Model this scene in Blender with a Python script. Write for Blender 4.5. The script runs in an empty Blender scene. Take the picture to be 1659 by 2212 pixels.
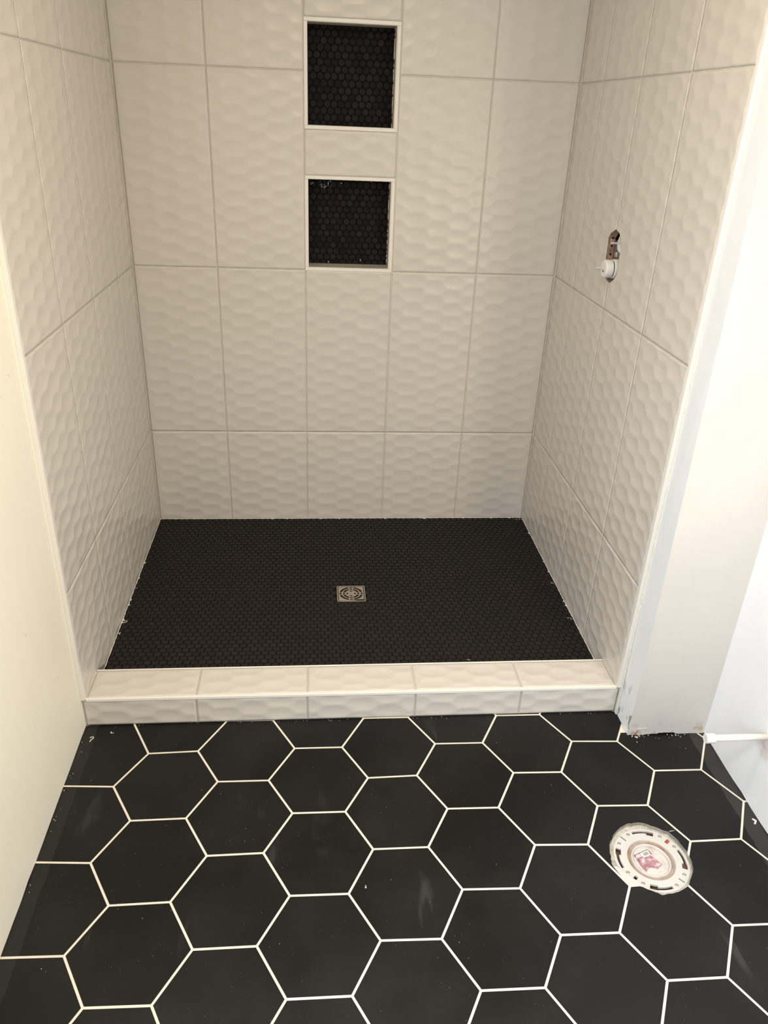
import bpy, bmesh, math, random
from mathutils import Vector, Matrix, noise

scene = bpy.context.scene
COL = scene.collection
R_ = math.radians

# ------------------------------------------------------------------ camera
CAM = Vector((0.6267, -1.6899, 1.5456))
RT = Vector((0.99600792, -0.08073394, 0.0380823))
UP = Vector((0.00332779, 0.45990692, 0.88796089))
FW = Vector((0.0892029, 0.88428935, -0.4583396))
cd = bpy.data.cameras.new('camera')
cam = bpy.data.objects.new('camera', cd)
COL.objects.link(cam)
m = Matrix.Identity(4)
for i in range(3):
    m[i][0] = RT[i]; m[i][1] = UP[i]; m[i][2] = -FW[i]; m[i][3] = CAM[i]
cam.matrix_world = m
cd.sensor_fit = 'HORIZONTAL'; cd.sensor_width = 36.0
cd.lens = 1662.2 / 1659 * 36.0
cd.clip_start = 0.02
scene.camera = cam

# ------------------------------------------------------------------ world, lights, exposure
w = bpy.data.worlds.new('world'); scene.world = w; w.use_nodes = True
w.node_tree.nodes['Background'].inputs[0].default_value = (0.75, 0.85, 1.0, 1)
w.node_tree.nodes['Background'].inputs[1].default_value = 0.5

def area(name, loc, target, sx, sy, power, color, spread=180):
    l = bpy.data.lights.new(name, 'AREA'); l.shape = 'RECTANGLE'
    l.size = sx; l.size_y = sy; l.energy = power; l.color = color; l.spread = R_(spread)
    o = bpy.data.objects.new(name, l); COL.objects.link(o)
    o.location = loc
    o.rotation_euler = (Vector(target) - Vector(loc)).to_track_quat('-Z', 'Y').to_euler()
    return o
# daylight from the window in the left wall, behind the camera
area('window_daylight', (-0.06, -1.75, 1.45), (1.74, -1.15, 0.75), 0.9, 1.0, 25, (0.73, 0.88, 1.08), 140)
# warm fill light added at the right wall to brighten the left wall
area('added_warm_fill', (1.685, -0.98, 1.22), (0.0, -0.42, 0.25), 0.22, 0.22, 12, (1.0, 0.83, 0.58))
# ceiling lamp above the camera, and a smaller one in front of the shower
area('ceiling_lamp_light', (0.85, -1.6, 2.37), (0.85, -1.6, 0), 0.36, 0.36, 20, (1.0, 0.95, 0.86))
area('ceiling_spot_light', (0.75, -0.45, 2.40), (0.75, -0.45, 0), 0.22, 0.22, 9.5, (1.0, 0.78, 0.48))

vs = scene.view_settings
vs.view_transform = 'Standard'; vs.look = 'None'; vs.gamma = 1.0; vs.use_curve_mapping = False
vs.exposure = 0.0

# ------------------------------------------------------------------ dimensions (metres)
XR = 1.499      # tile face of the right shower wall (left one is x = 0)
D = 1.137       # tile face of the back shower wall
P = 0.3078      # tile pitch across
Z3, Z2, Z1 = 0.4327, 1.0467, 1.6605
J1 = 0.2871
JC = 0.2951
CT, CDP = 0.0971, 0.1255   # curb top, curb depth
XW = 1.7385     # painted right wall
XP = -0.011     # painted left wall
CEIL = 2.44
YB = -4.4
YST = -0.098    # front of the wall stub

# ------------------------------------------------------------------ materials
def lin(c):
    return tuple((x / 12.92 if x <= 0.04045 else ((x + 0.055) / 1.055) ** 2.4) for x in [v / 255 for v in c]) + (1,)

class NT:
    def __init__(s, name):
        s.m = bpy.data.materials.new(name); s.m.use_nodes = True
        s.t = s.m.node_tree; s.b = s.t.nodes['Principled BSDF']
    def n(s, kind, **kw):
        x = s.t.nodes.new(kind)
        for k, v in kw.items():
            if k.startswith('i_'):
                key = k[2:].replace('_', ' ')
                x.inputs[int(key) if key.isdigit() else key].default_value = v
            else: setattr(x, k, v)
        return x
    def l(s, a, b): s.t.links.new(a, b)
    def pos(s): return s.n('ShaderNodeNewGeometry').outputs['Position']
    def noise(s, scale, detail=3, rough=.55, vec=None):
        x = s.n('ShaderNodeTexNoise', i_Scale=scale, i_Detail=detail, i_Roughness=rough)
        s.l(vec or s.pos(), x.inputs['Vector']); return x.outputs['Fac']
    def ramp(s, fac, stops):
        r = s.n('ShaderNodeValToRGB'); e = r.color_ramp.elements
        while len(e) < len(stops): e.new(0.5)
        for k, (p, c) in enumerate(stops): e[k].position = p; e[k].color = c if len(c) == 4 else tuple(c) + (1,)
        s.l(fac, r.inputs[0]); return r.outputs[0]
    def mix(s, fac, a, b):
        x = s.n('ShaderNodeMix', data_type='RGBA')
        for v, i in ((fac, 0), (a, 6), (b, 7)):
            if hasattr(v, 'links'): s.l(v, x.inputs[i])
            else: x.inputs[i].default_value = v
        return x.outputs[2]
    def math(s, op, a, b=None, clamp=False):
        x = s.n('ShaderNodeMath', operation=op, use_clamp=clamp)
        for v, i in ((a, 0), (b, 1)):
            if v is None: continue
            if hasattr(v, 'links'): s.l(v, x.inputs[i])
            else: x.inputs[i].default_value = v
        return x.outputs[0]
    def bump(s, h, strength=.2, dist=.001):
        x = s.n('ShaderNodeBump', i_Strength=strength, i_Distance=dist)
        s.l(h, x.inputs['Height']); s.l(x.outputs[0], s.b.inputs['Normal'])

def plain(name, rgb, rough=.5, spec=.5, metal=0, var=0.04, vscale=6, bump=0, bscale=200, coat=0):
    k = NT(name); c = lin(rgb)
    d = tuple(max(0, x * (1 - var * 2)) for x in c[:3]) + (1,); u = tuple(min(1, x * (1 + var)) for x in c[:3]) + (1,)
    k.l(k.ramp(k.noise(vscale), [(.3, d), (.7, u)]), k.b.inputs['Base Color'])
    k.b.inputs['Roughness'].default_value = rough
    k.b.inputs['Specular IOR Level'].default_value = spec
    k.b.inputs['Metallic'].default_value = metal
    if coat: k.b.inputs['Coat Weight'].default_value = coat; k.b.inputs['Coat Roughness'].default_value = .12
    if bump: k.bump(k.noise(bscale), bump, .0006)
    return k.m

M = {}
M['tile'] = plain('white_glazed_tile', (217, 211, 202), .33, .5, var=.012, vscale=3, bump=.05, bscale=30)
M['wall_grout'] = plain('wall_grout', (222, 215, 202), .85, .2, var=.05, vscale=40)
M['edge_trim'] = plain('white_edge_trim', (242, 238, 230), .3, .5, var=.01)
M['drywall'] = plain('primed_drywall', (236, 238, 243), .7, .3, var=.02, vscale=9, bump=.12, bscale=90)
M['niche_side'] = plain('grey_satin_niche_side', (232, 224, 212), .25, .5, metal=.1, var=.08, vscale=14)
M['black_grout'] = plain('black_grout', (8, 6, 6), .85, .2, var=.2, vscale=60)
M['floor_grout'] = plain('white_floor_grout', (236, 228, 214), .8, .2, var=.04, vscale=25)
M['caulk'] = plain('white_caulk', (235, 230, 218), .5, .4, var=.05, vscale=60)
M['board'] = plain('brown_backer_board', (176, 142, 116), .9, .1, var=.25, vscale=45)
M['dark'] = plain('dark_cavity', (24, 18, 15), .9, .1, var=.3, vscale=30)
M['flange'] = plain('white_flange_plastic', (204, 203, 200), .4, .4, var=.015)
M['valve_grey'] = plain('grey_valve_body', (134, 134, 136), .4, .5, metal=.3, var=.08, vscale=30)
M['white_plastic'] = plain('white_plastic', (238, 236, 232), .35, .5, var=.01)
M['chrome'] = plain('chrome', (225, 222, 216), .18, .5, metal=1, var=.02)
M['steel'] = plain('brushed_steel', (186, 176, 160), .30, .5, metal=.85, var=.06, vscale=80)
M['subfloor'] = plain('brown_subfloor', (140, 108, 88), .9, .1, var=.25, vscale=30)
M['mortar'] = plain('grey_mortar', (196, 190, 178), .9, .1, var=.15, vscale=70, bump=.4, bscale=300)
M['orange'] = plain('orange_bolt', (196, 84, 36), .5, .4)
M['membrane'] = plain('grey_membrane', (132, 132, 138), .8, .2, var=.06)
M['pex'] = plain('white_water_pipe', (240, 238, 228), .35, .5, var=.02)
M['ink'] = plain('dark_ink', (70, 50, 56), .6, .3)
M['rear'] = plain('low_bounce_rear_wall', (128, 118, 106), .8, .2)  # unseen rear wall, coloured dark to cut bounced light
M['ceiling'] = plain('white_ceiling_paint', (238, 236, 230), .85, .2)

# greige paint on the stub with worn spots near the bottom
k = NT('greige_wall_paint')
base = k.ramp(k.noise(5), [(.3, lin((206, 202, 197))), (.7, lin((212, 208, 203)))])
sep = k.n('ShaderNodeSeparateXYZ'); k.l(k.pos(), sep.inputs[0])
low = k.math('SUBTRACT', .05, sep.outputs[2])
low = k.math('MULTIPLY', low, 22, True)
wear = k.ramp(k.noise(38, 4), [(.56, (0, 0, 0)), (.62, (1, 1, 1))])
k.l(k.mix(k.math('MULTIPLY', low, wear, True), base, lin((176, 156, 136))), k.b.inputs['Base Color'])
k.b.inputs['Roughness'].default_value = .62; k.bump(k.noise(240), .12, .0005)
M['greige'] = k.m

# joint compound on the side of the stub: white with grey scuffs low down
k = NT('white_joint_compound')
base = k.ramp(k.noise(7), [(.3, lin((240, 243, 247))), (.7, lin((247, 249, 252)))])
sep = k.n('ShaderNodeSeparateXYZ'); k.l(k.pos(), sep.inputs[0])
low = k.math('MULTIPLY', k.math('SUBTRACT', .17, sep.outputs[2]), 9, True)
mp = k.n('ShaderNodeMapping'); mp.inputs['Scale'].default_value = (1, 1, .35); k.l(k.pos(), mp.inputs[0])
wear = k.ramp(k.noise(60, 3, vec=mp.outputs[0]), [(.58, (0, 0, 0)), (.64, (1, 1, 1))])
k.l(k.mix(k.math('MULTIPLY', low, wear, True), base, lin((158, 160, 154))), k.b.inputs['Base Color'])
k.b.inputs['Roughness'].default_value = .7; k.bump(k.noise(50), .25, .001)
M['compound'] = k.m

# painted room walls: white with a few scuffs; the right one has a rust stain below the pipe
k = NT('white_wall_paint')
base = k.ramp(k.noise(3.5), [(.3, lin((249, 243, 226))), (.7, lin((252, 247, 231)))])
spots = k.ramp(k.noise(75, 2), [(.74, (0, 0, 0)), (.76, (1, 1, 1))])
k.l(k.mix(k.math('MULTIPLY', spots, .5), base, lin((170, 160, 140))), k.b.inputs['Base Color'])
k.b.inputs['Roughness'].default_value = .6; k.bump(k.noise(160), .15, .0006)
M['wall_paint'] = k.m
k = NT('white_wall_paint_stained')
base = k.ramp(k.noise(4), [(.3, lin((242, 244, 248))), (.7, lin((249, 250, 252)))])
vm = k.n('ShaderNodeVectorMath', operation='DISTANCE'); k.l(k.pos(), vm.inputs[0]); vm.inputs[1].default_value = (XW, -.345, .185)
st = k.math('SUBTRACT', 1, k.math('MULTIPLY', vm.outputs['Value'], 24), True)
st = k.math('MULTIPLY', st, k.noise(60), True)
k.l(k.mix(st, base, lin((176, 120, 78))), k.b.inputs['Base Color'])
k.b.inputs['Roughness'].default_value = .65; k.bump(k.noise(40), .25, .001)
M['wall_paint_r'] = k.m

# black matt floor tile with haze, scuffs and a paler band along the side walls
k = NT('black_matt_floor_tile')
oi = k.n('ShaderNodeObjectInfo')
base = k.ramp(oi.outputs['Random'], [(0, lin((15, 14, 14))), (1, lin((20, 19, 19)))])
n1 = k.noise(3.2, 4, .6)
haze = k.ramp(n1, [(.44, (0, 0, 0)), (.80, (1, 1, 1))])
mp = k.n('ShaderNodeMapping'); mp.inputs['Scale'].default_value = (1, .22, 1); mp.inputs['Rotation'].default_value = (0, 0, .5); k.l(k.pos(), mp.inputs[0])
scr = k.ramp(k.noise(14, 3, .5, vec=mp.outputs[0]), [(.64, (0, 0, 0)), (.70, (1, 1, 1))])
f = k.math('ADD', k.math('MULTIPLY', haze, .018), k.math('MULTIPLY', k.math('MULTIPLY', scr, haze), .09))
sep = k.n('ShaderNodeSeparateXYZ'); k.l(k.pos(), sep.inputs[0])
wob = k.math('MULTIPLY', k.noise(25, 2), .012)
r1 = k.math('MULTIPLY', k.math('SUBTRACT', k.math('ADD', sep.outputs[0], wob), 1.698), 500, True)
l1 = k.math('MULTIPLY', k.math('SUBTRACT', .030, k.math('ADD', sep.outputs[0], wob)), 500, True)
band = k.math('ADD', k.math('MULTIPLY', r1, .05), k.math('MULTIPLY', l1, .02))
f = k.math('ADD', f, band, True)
speck = k.ramp(k.noise(190, 1), [(.775, (0, 0, 0)), (.785, (1, 1, 1))])
f = k.math('ADD', f, k.math('MULTIPLY', speck, .3), True)
k.l(k.mix(f, base, lin((190, 186, 180))), k.b.inputs['Base Color'])
k.l(k.ramp(n1, [(.3, (.40,) * 3), (.7, (.52,) * 3)]), k.b.inputs['Roughness'])
k.b.inputs['Specular IOR Level'].default_value = .26
k.bump(k.noise(500, 2), .06, .0004)
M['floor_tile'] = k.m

# penny rounds
def penny_mat(name, a, b, spec=.22):
    k = NT(name)
    oi = k.n('ShaderNodeObjectInfo'); g = k.n('ShaderNodeNewGeometry')
    rnd = k.math('FRACT', k.math('ADD', oi.outputs['Random'], g.outputs['Random Per Island']))
    base = k.ramp(rnd, [(0, lin(a)), (.8, lin(b)), (1, lin((b[0] + 6, b[1] + 1, b[2])))])
    k.l(k.mix(k.math('MULTIPLY', k.noise(300, 2), .06), base, lin((95, 88, 84))), k.b.inputs['Base Color'])
    k.b.inputs['Roughness'].default_value = .6; k.b.inputs['Specular IOR Level'].default_value = spec
    k.bump(k.noise(700, 2), .1, .0004)
    return k.m
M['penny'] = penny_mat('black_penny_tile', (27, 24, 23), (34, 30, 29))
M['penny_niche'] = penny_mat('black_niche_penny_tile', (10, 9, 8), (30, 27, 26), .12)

# faded pink label on the test cap
k = NT('faded_pink_label')
g = k.ramp(k.noise(95, 3, .6), [(.42, lin((158, 112, 122))), (.56, lin((190, 152, 160))), (.66, lin((225, 208, 206)))])
k.l(g, k.b.inputs['Base Color']); k.b.inputs['Roughness'].default_value = .5
M['label'] = k.m
k = NT('stained_white_plastic')
vm = k.n('ShaderNodeVectorMath', operation='DISTANCE'); k.l(k.pos(), vm.inputs[0]); vm.inputs[1].default_value = (1.4245, -.497, -.016)
ring = k.ramp(k.math('MULTIPLY', vm.outputs['Value'], 10), [(.455, (0, 0, 0)), (.49, (1, 1, 1)), (.54, (1, 1, 1)), (.57, (0, 0, 0))])
f = k.math('MULTIPLY', ring, k.math('ADD', k.math('MULTIPLY', k.noise(30, 3), 1.3), .05), True)
f = k.math('ADD', f, k.math('MULTIPLY', k.ramp(k.noise(38, 3, .6), [(.5, (0, 0, 0)), (.7, (1, 1, 1))]), .35), True)
k.l(k.mix(f, lin((206, 203, 199)), lin((160, 126, 98))), k.b.inputs['Base Color']); k.b.inputs['Roughness'].default_value = .4
M['stained'] = k.m

# ------------------------------------------------------------------ object helpers
def empty(name, loc=(0, 0, 0), label=None, cat=None, group=None, kind=None):
    o = bpy.data.objects.new(name, None); COL.objects.link(o); o.location = loc
    o.empty_display_size = .05
    tag(o, label, cat, group, kind); return o
def tag(o, label=None, cat=None, group=None, kind=None):
    if label: o['label'] = label
    if cat: o['category'] = cat
    if group: o['group'] = group
    if kind: o['kind'] = kind
    return o
def wpos(o):
    v = Vector((0, 0, 0))
    while o is not None: v += o.location; o = o.parent
    return v
def link(name, me, parent=None, loc=None, rot=None):
    """mesh in world coordinates when loc is None, else placed at world loc"""
    o = bpy.data.objects.new(name, me); COL.objects.link(o)
    pw = wpos(parent)
    if parent is not None: o.parent = parent
    if loc is None:
        if pw.length > 0: me.transform(Matrix.Translation(-pw))
    else: o.location = Vector(loc) - pw
    if rot is not None: o.rotation_euler = rot.to_euler() if isinstance(rot, Matrix) else rot
    return o
def setm(me, *mats):
    for a in mats: me.materials.append(M[a] if isinstance(a, str) else a)
def from_bm(name, bm, mat, parent=None, loc=None, rot=None, smooth=False):
    bmesh.ops.recalc_face_normals(bm, faces=bm.faces[:])
    me = bpy.data.meshes.new(name); bm.to_mesh(me); bm.free()
    if smooth:
        for p in me.polygons: p.use_smooth = True
    setm(me, *(mat if isinstance(mat, (list, tuple)) else (mat,)))
    return link(name, me, parent, loc, rot)
def bbox(bm, a, b, bev=0, seg=1):
    vs_ = [bm.verts.new((x, y, z)) for x in (a[0], b[0]) for y in (a[1], b[1]) for z in (a[2], b[2])]
    q = [(0, 1, 3, 2), (4, 6, 7, 5), (0, 4, 5, 1), (2, 3, 7, 6), (0, 2, 6, 4), (1, 5, 7, 3)]
    fs = [bm.faces.new([vs_[i] for i in f]) for f in q]
    if bev:
        es = list({e for f in fs for e in f.edges})
        bmesh.ops.bevel(bm, geom=es, offset=bev, segments=seg, affect='EDGES', profile=.5)
def box(name, a, b, mat, parent=None, bev=0, seg=1):
    bm = bmesh.new(); bbox(bm, a, b, bev, seg); return from_bm(name, bm, mat, parent)
def prism(bm, pts, z0, z1, bev=0):
    """extrude a CCW polygon, optional chamfered top edge"""
    n = len(pts)
    lo = [bm.verts.new((x, y, z0)) for x, y in pts]
    if bev:
        mid = [bm.verts.new((x, y, z1 - bev)) for x, y in pts]
        ins = inset(pts, bev)
        top = [bm.verts.new((x, y, z1)) for x, y in ins]
        rings = [lo, mid, top]
    else:
        top = [bm.verts.new((x, y, z1)) for x, y in pts]; rings = [lo, top]
    for a, b in zip(rings, rings[1:]):
        for i in range(n): bm.faces.new((a[i], a[(i + 1) % n], b[(i + 1) % n], b[i]))
    bm.faces.new(top); bm.faces.new(lo[::-1])
def area2(p): return sum(p[i][0] * p[(i + 1) % len(p)][1] - p[(i + 1) % len(p)][0] * p[i][1] for i in range(len(p)))
def inset(pts, d):
    """inset a convex CCW polygon by half-plane clipping (robust)"""
    out = list(pts)
    n = len(pts)
    if n > 8:
        c = (sum(p[0] for p in pts) / n, sum(p[1] for p in pts) / n)
        r = []
        for p in pts:
            L = math.hypot(p[0] - c[0], p[1] - c[1]); s = max(0, (L - d) / L) if L else 0
            r.append((c[0] + (p[0] - c[0]) * s, c[1] + (p[1] - c[1]) * s))
        return r
    res = []
    for i in range(n):
        a, b, c = pts[i - 1], pts[i], pts[(i + 1) % n]
        v1 = Vector((b[0] - a[0], b[1] - a[1])).normalized(); v2 = Vector((c[0] - b[0], c[1] - b[1])).normalized()
        n1 = Vector((-v1.y, v1.x)); n2 = Vector((-v2.y, v2.x))
        bi = n1 + n2; L = bi.length
        if L < 1e-6: res.append(b); continue
        bi /= L; s = d / max(.3, bi.dot(n1))
        res.append((b[0] + bi.x * s, b[1] + bi.y * s))
    return res
def clip(pts, nx, ny, c):
    """keep nx*x+ny*y <= c"""
    out = []
    for i in range(len(pts)):
        a, b = pts[i], pts[(i + 1) % len(pts)]
        da, db = nx * a[0] + ny * a[1] - c, nx * b[0] + ny * b[1] - c
        if da <= 0: out.append(a)
        if da * db < 0:
            t = da / (da - db); out.append((a[0] + (b[0] - a[0]) * t, a[1] + (b[1] - a[1]) * t))
    cl = []
    for p in out:
        if not cl or math.hypot(p[0] - cl[-1][0], p[1] - cl[-1][1]) > 4e-4: cl.append(p)
    if len(cl) > 1 and math.hypot(cl[0][0] - cl[-1][0], cl[0][1] - cl[-1][1]) < 4e-4: cl.pop()
    return cl
def circ(cx, cy, r, n, ph=0): return [(cx + r * math.cos(ph + i * math.tau / n), cy + r * math.sin(ph + i * math.tau / n)) for i in range(n)]
def lathe(bm, prof, c, axis='z', n=40, cap0=False, cap1=False):
    """prof: (radius, height) list, revolved about the axis through c"""
    rings = []
    for r, h in prof:
        ring = []
        for i in range(n):
            a = i * math.tau / n; u, v = r * math.cos(a), r * math.sin(a)
            p = (c[0] + u, c[1] + v, c[2] + h) if axis == 'z' else (c[0] + h, c[1] + u, c[2] + v)
            ring.append(bm.verts.new(p))
        rings.append(ring)
    for a, b in zip(rings, rings[1:]):
        for i in range(n): bm.faces.new((a[i], a[(i + 1) % n], b[(i + 1) % n], b[i]))
    if cap0: bm.faces.new(rings[0])
    if cap1: bm.faces.new(rings[-1])
def boolean(o, bm, mats=None):
    """carve the solid in bm (world coordinates) out of mesh object o"""
    bmesh.ops.recalc_face_normals(bm, faces=bm.faces[:])
    me = bpy.data.meshes.new('c'); bm.to_mesh(me); bm.free()
    for a in (mats or [x for x in o.data.materials][:1]): me.materials.append(M[a] if isinstance(a, str) else a)
    c = bpy.data.objects.new('c', me); COL.objects.link(c)
    md = o.modifiers.new('b', 'BOOLEAN'); md.operation = 'DIFFERENCE'; md.solver = 'EXACT'; md.object = c
    try: md.material_mode = 'TRANSFER'
    except Exception: pass
    bpy.context.view_layer.update()
    dg = bpy.context.evaluated_depsgraph_get()
    new = bpy.data.meshes.new_from_object(o.evaluated_get(dg), preserve_all_data_layers=True, depsgraph=dg)
    o.modifiers.clear(); o.data = new
    bpy.data.objects.remove(c); bpy.data.meshes.remove(me)

# ------------------------------------------------------------------ room shell
def struct(o): o['kind'] = 'structure'; return o
# flange hole outline in the floor (measured rim of the broken tile edge)
RIM = [(1.4155,-.3995),(1.4385,-.4006),(1.4603,-.4116),(1.4921,-.4295),(1.5066,-.4559),(1.5155,-.4896),(1.5136,-.5178),(1.5049,-.543),(1.4803,-.5761),(1.4728,-.5813),(1.432,-.5958),(1.407,-.5985),(1.3881,-.5861),(1.3625,-.5727),(1.34,-.571),(1.3202,-.5182),(1.322,-.5041),(1.3251,-.4841),(1.3327,-.4598),(1.3503,-.4333),(1.3768,-.4108),(1.399,-.4009)]
rs = random.Random(5)
rim2 = []
for i in range(len(RIM)):
    a, b = RIM[i], RIM[(i + 1) % len(RIM)]
    for t in (0, .33, .66):
        j = 0 if t == 0 else .0016
        rim2.append((a[0] + (b[0] - a[0]) * t + rs.uniform(-j, j), a[1] + (b[1] - a[1]) * t + rs.uniform(-j, j)))
RIM = rim2[::-1] if area2(rim2) < 0 else rim2
FC = (1.4245, -.497)

floor = empty('floor', (0, 0, 0), 'room floor of large black hexagon tiles with white joints', None, kind='structure')
g = box('grout', (-.10, YB, -.012), (XW + .10, CDP, -.0009), 'floor_grout', floor)
c = bmesh.new(); prism(c, RIM, -.05, .05); boolean(g, c, ['mortar'])
sf = box('subfloor', (-.10, YB, -.05), (XW + .10, CDP, -.0125), 'mortar', floor)
c = bmesh.new(); prism(c, circ(FC[0], FC[1], .0855, 40), -.026, .02); boolean(sf, c, ['subfloor'])

# hexagon tiles
MEASURED = [(-0.5,1.0,0.1792,-0.1109),(0.5,1.0,0.3094,-0.1074),(1.0,0.0,0.3737,-0.2176),(0.5,-1.0,0.3097,-0.3311),(-0.5,-1.0,0.1767,-0.3321),(-1.0,0.0,0.1126,-0.2223),(1.0,-2.0,0.3729,-0.4416),(2.0,0.0,0.504,-0.2191),(-1.0,-2.0,0.1119,-0.4476),(0.5,-3.0,0.3082,-0.5566),(2.0,-2.0,0.5035,-0.4403),(2.5,-1.0,0.5683,-0.3278),(-0.5,-3.0,0.1775,-0.5581),(2.5,-3.0,0.5679,-0.5552),(1.0,-4.0,0.3714,-0.6681),(3.5,-1.0,0.6993,-0.3292),(2.0,-4.0,0.5028,-0.6681),(-1.0,-4.0,0.1141,-0.6673),(3.5,-3.0,0.6985,-0.5571),(4.0,-2.0,0.7612,-0.4428),(0.5,-5.0,0.3083,-0.777),(-0.5,-5.0,0.1786,-0.774),(2.5,-5.0,0.5671,-0.7803),(5.0,0.0,0.8921,-0.2193),(4.0,-4.0,0.7614,-0.6701),(5.0,-2.0,0.893,-0.4434),(5.5,1.0,0.9565,-0.1068),(3.5,-5.0,0.6965,-0.7815),(5.5,-1.0,0.9565,-0.3321),(5.5,-3.0,0.9555,-0.5598),(5.0,-4.0,0.8911,-0.6736),(6.5,1.0,1.0901,-0.1086),(6.5,-1.0,1.0869,-0.3345),(7.0,0.0,1.1516,-0.2216),(6.5,-3.0,1.0871,-0.5637),(7.0,-2.0,1.1511,-0.4501),(5.5,-5.0,0.9537,-0.7859),(8.0,0.0,1.2819,-0.2247),(8.5,1.0,1.344,-0.1135),(7.0,-4.0,1.1482,-0.6792),(8.0,-2.0,1.2806,-0.4552),(6.5,-5.0,1.0845,-0.7878),(8.5,-1.0,1.3427,-0.3412),(9.5,1.0,1.4744,-0.1189),(8.5,-3.0,1.3418,-0.5711),(8.0,-4.0,1.2775,-0.6809),(9.5,-1.0,1.4737,-0.3451),(10.0,0.0,1.5378,-0.2309),(10.0,-2.0,1.5369,-0.459),(11.0,0.0,1.6684,-0.2331),(8.5,-5.0,1.3395,-0.788),(11.0,-2.0,1.6665,-0.4583),(11.5,-1.0,1.7321,-0.3447),(10.0,-4.0,1.534,-0.6784),(9.5,-5.0,1.4672,-0.7885)]
meas = {(a, b): (x, y) for a, b, x, y in MEASURED}
# affine lattice fitted to the measured corners
def fit_affine():
    import numpy as np
    A = np.array([[a, b, 1] for a, b, _, _ in MEASURED]); X = np.array([[x, y] for _, _, x, y in MEASURED])
    return np.linalg.lstsq(A, X, rcond=None)[0]
AF = fit_affine()
def corner(a, b):
    q = meas.get((round(a, 1), round(b, 1)))
    if q: return q
    return (AF[0][0] * a + AF[1][0] * b + AF[2][0], AF[0][1] * a + AF[1][1] * b + AF[2][1])
HX = [(1, 0), (.5, 1), (-.5, 1), (-1, 0), (-.5, -1), (.5, -1)]
nh = 0
for i in range(-2, 9 + 1):
    for j in range(-15, 3):
        a0, b0 = 1.5 * i, 2 * j + (i % 2)
        pts = [corner(a0 + dx, b0 + dy) for dx, dy in HX]
        cx = sum(p[0] for p in pts) / 6; cy = sum(p[1] for p in pts) / 6
        if cy < -2.9: continue
        pts = inset(pts, .0026)
        pts = clip(pts, -1, 0, .017)                        # left wall
        pts = clip(pts, 1, 0, XW + .004) if len(pts) > 2 else pts
        pts = clip(pts, 0, 1, .008 if cx < 1.50 else YST + .012) if len(pts) > 2 else pts
        if len(pts) < 3 or abs(area2(pts)) < 2e-4: continue
        bm = bmesh.new(); prism(bm, pts, -.0085, 0, .0008)
        rr = random.Random(nh)
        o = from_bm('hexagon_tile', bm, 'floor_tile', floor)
        o.location.z += rr.uniform(-.0002, .0002)
        if math.hypot(cx - FC[0], cy - FC[1]) < .24:
            c = bmesh.new(); prism(c, RIM, -.05, .05); boolean(o, c, ['mortar'])
        nh += 1
# the tile corner beyond the curb line beside the stub (strip between curb and stub front)
# white filler showing between the ring and the cut tile at its lower left
bm = bmesh.new(); prism(bm, [(1.3222,-.5165),(1.3315,-.5165),(1.3445,-.5340),(1.358,-.5495),(1.3735,-.5650),(1.3835,-.5785),(1.3800,-.5835),(1.3625,-.5712),(1.3420,-.5695)], -.0124, -.0035)
from_bm('white_filler', bm, 'flange', floor)
# hairline break running from the hole to the tile joint
bm = bmesh.new(); prism(bm, [(1.4956,-.4290),(1.4962,-.4277),(1.5100,-.4262),(1.5100,-.4268)], -.0002, .0004)
from_bm('chipped_edge', bm, 'caulk', floor)

def ragged_wall(name, x0, x1, y0, y1, mat, seed, hole=None):
    """painted wall slab, its lower edge slightly ragged and standing just clear of the tiles"""
    rr = random.Random(seed); bm = bmesh.new()
    pts = [(y1, CEIL), (y0, CEIL)]
    n = 90
    for i in range(n + 1):
        y = y0 + (y1 - y0) * i / n
        pts.append((y, .0008 + max(0, rr.gauss(.0012, .0012))))
    a = [bm.verts.new((x0, y, z)) for y, z in pts]; b = [bm.verts.new((x1, y, z)) for y, z in pts]
    for i in range(len(pts)): k2 = (i + 1) % len(pts); bm.faces.new((a[i], a[k2], b[k2], b[i]))
    bm.faces.new(a); bm.faces.new(b[::-1])
    o = struct(from_bm(name, bm, mat))
    if hole:
        c = bmesh.new(); bbox(c, *hole); boolean(o, c)
    return o
ragged_wall('wall_left', XP, XP - .12, YB, -.0005, 'wall_paint', 3, ((-.3, -2.25, .90), (.2, -1.25, 2.00)))['label'] = 'white painted wall running forward from the left edge of the shower'
ragged_wall('wall_right', XW, XW + .12, YB, YST + .02, 'wall_paint_r', 4)['label'] = 'white painted wall at the right behind the water pipe'
struct(box('wall_rear', (XP - .12, YB - .12, 0), (XW + .12, YB, CEIL), 'rear'))
struct(box('ceiling', (XP - .12, YB - .12, CEIL), (XW + .12, D + .25, CEIL + .1), 'ceiling'))
win = empty('window_1', (XP - .1, -1.75, .90), kind='structure')
for a, b in (((-.13, -2.25, .90), (-.07, -2.20, 2.0)), ((-.13, -1.30, .90), (-.07, -1.25, 2.0)), ((-.13, -2.20, .90), (-.07, -1.30, .95)), ((-.13, -2.20, 1.95), (-.07, -1.30, 2.0))):
    box('window_frame', a, b, 'edge_trim', win, .004)

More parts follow.
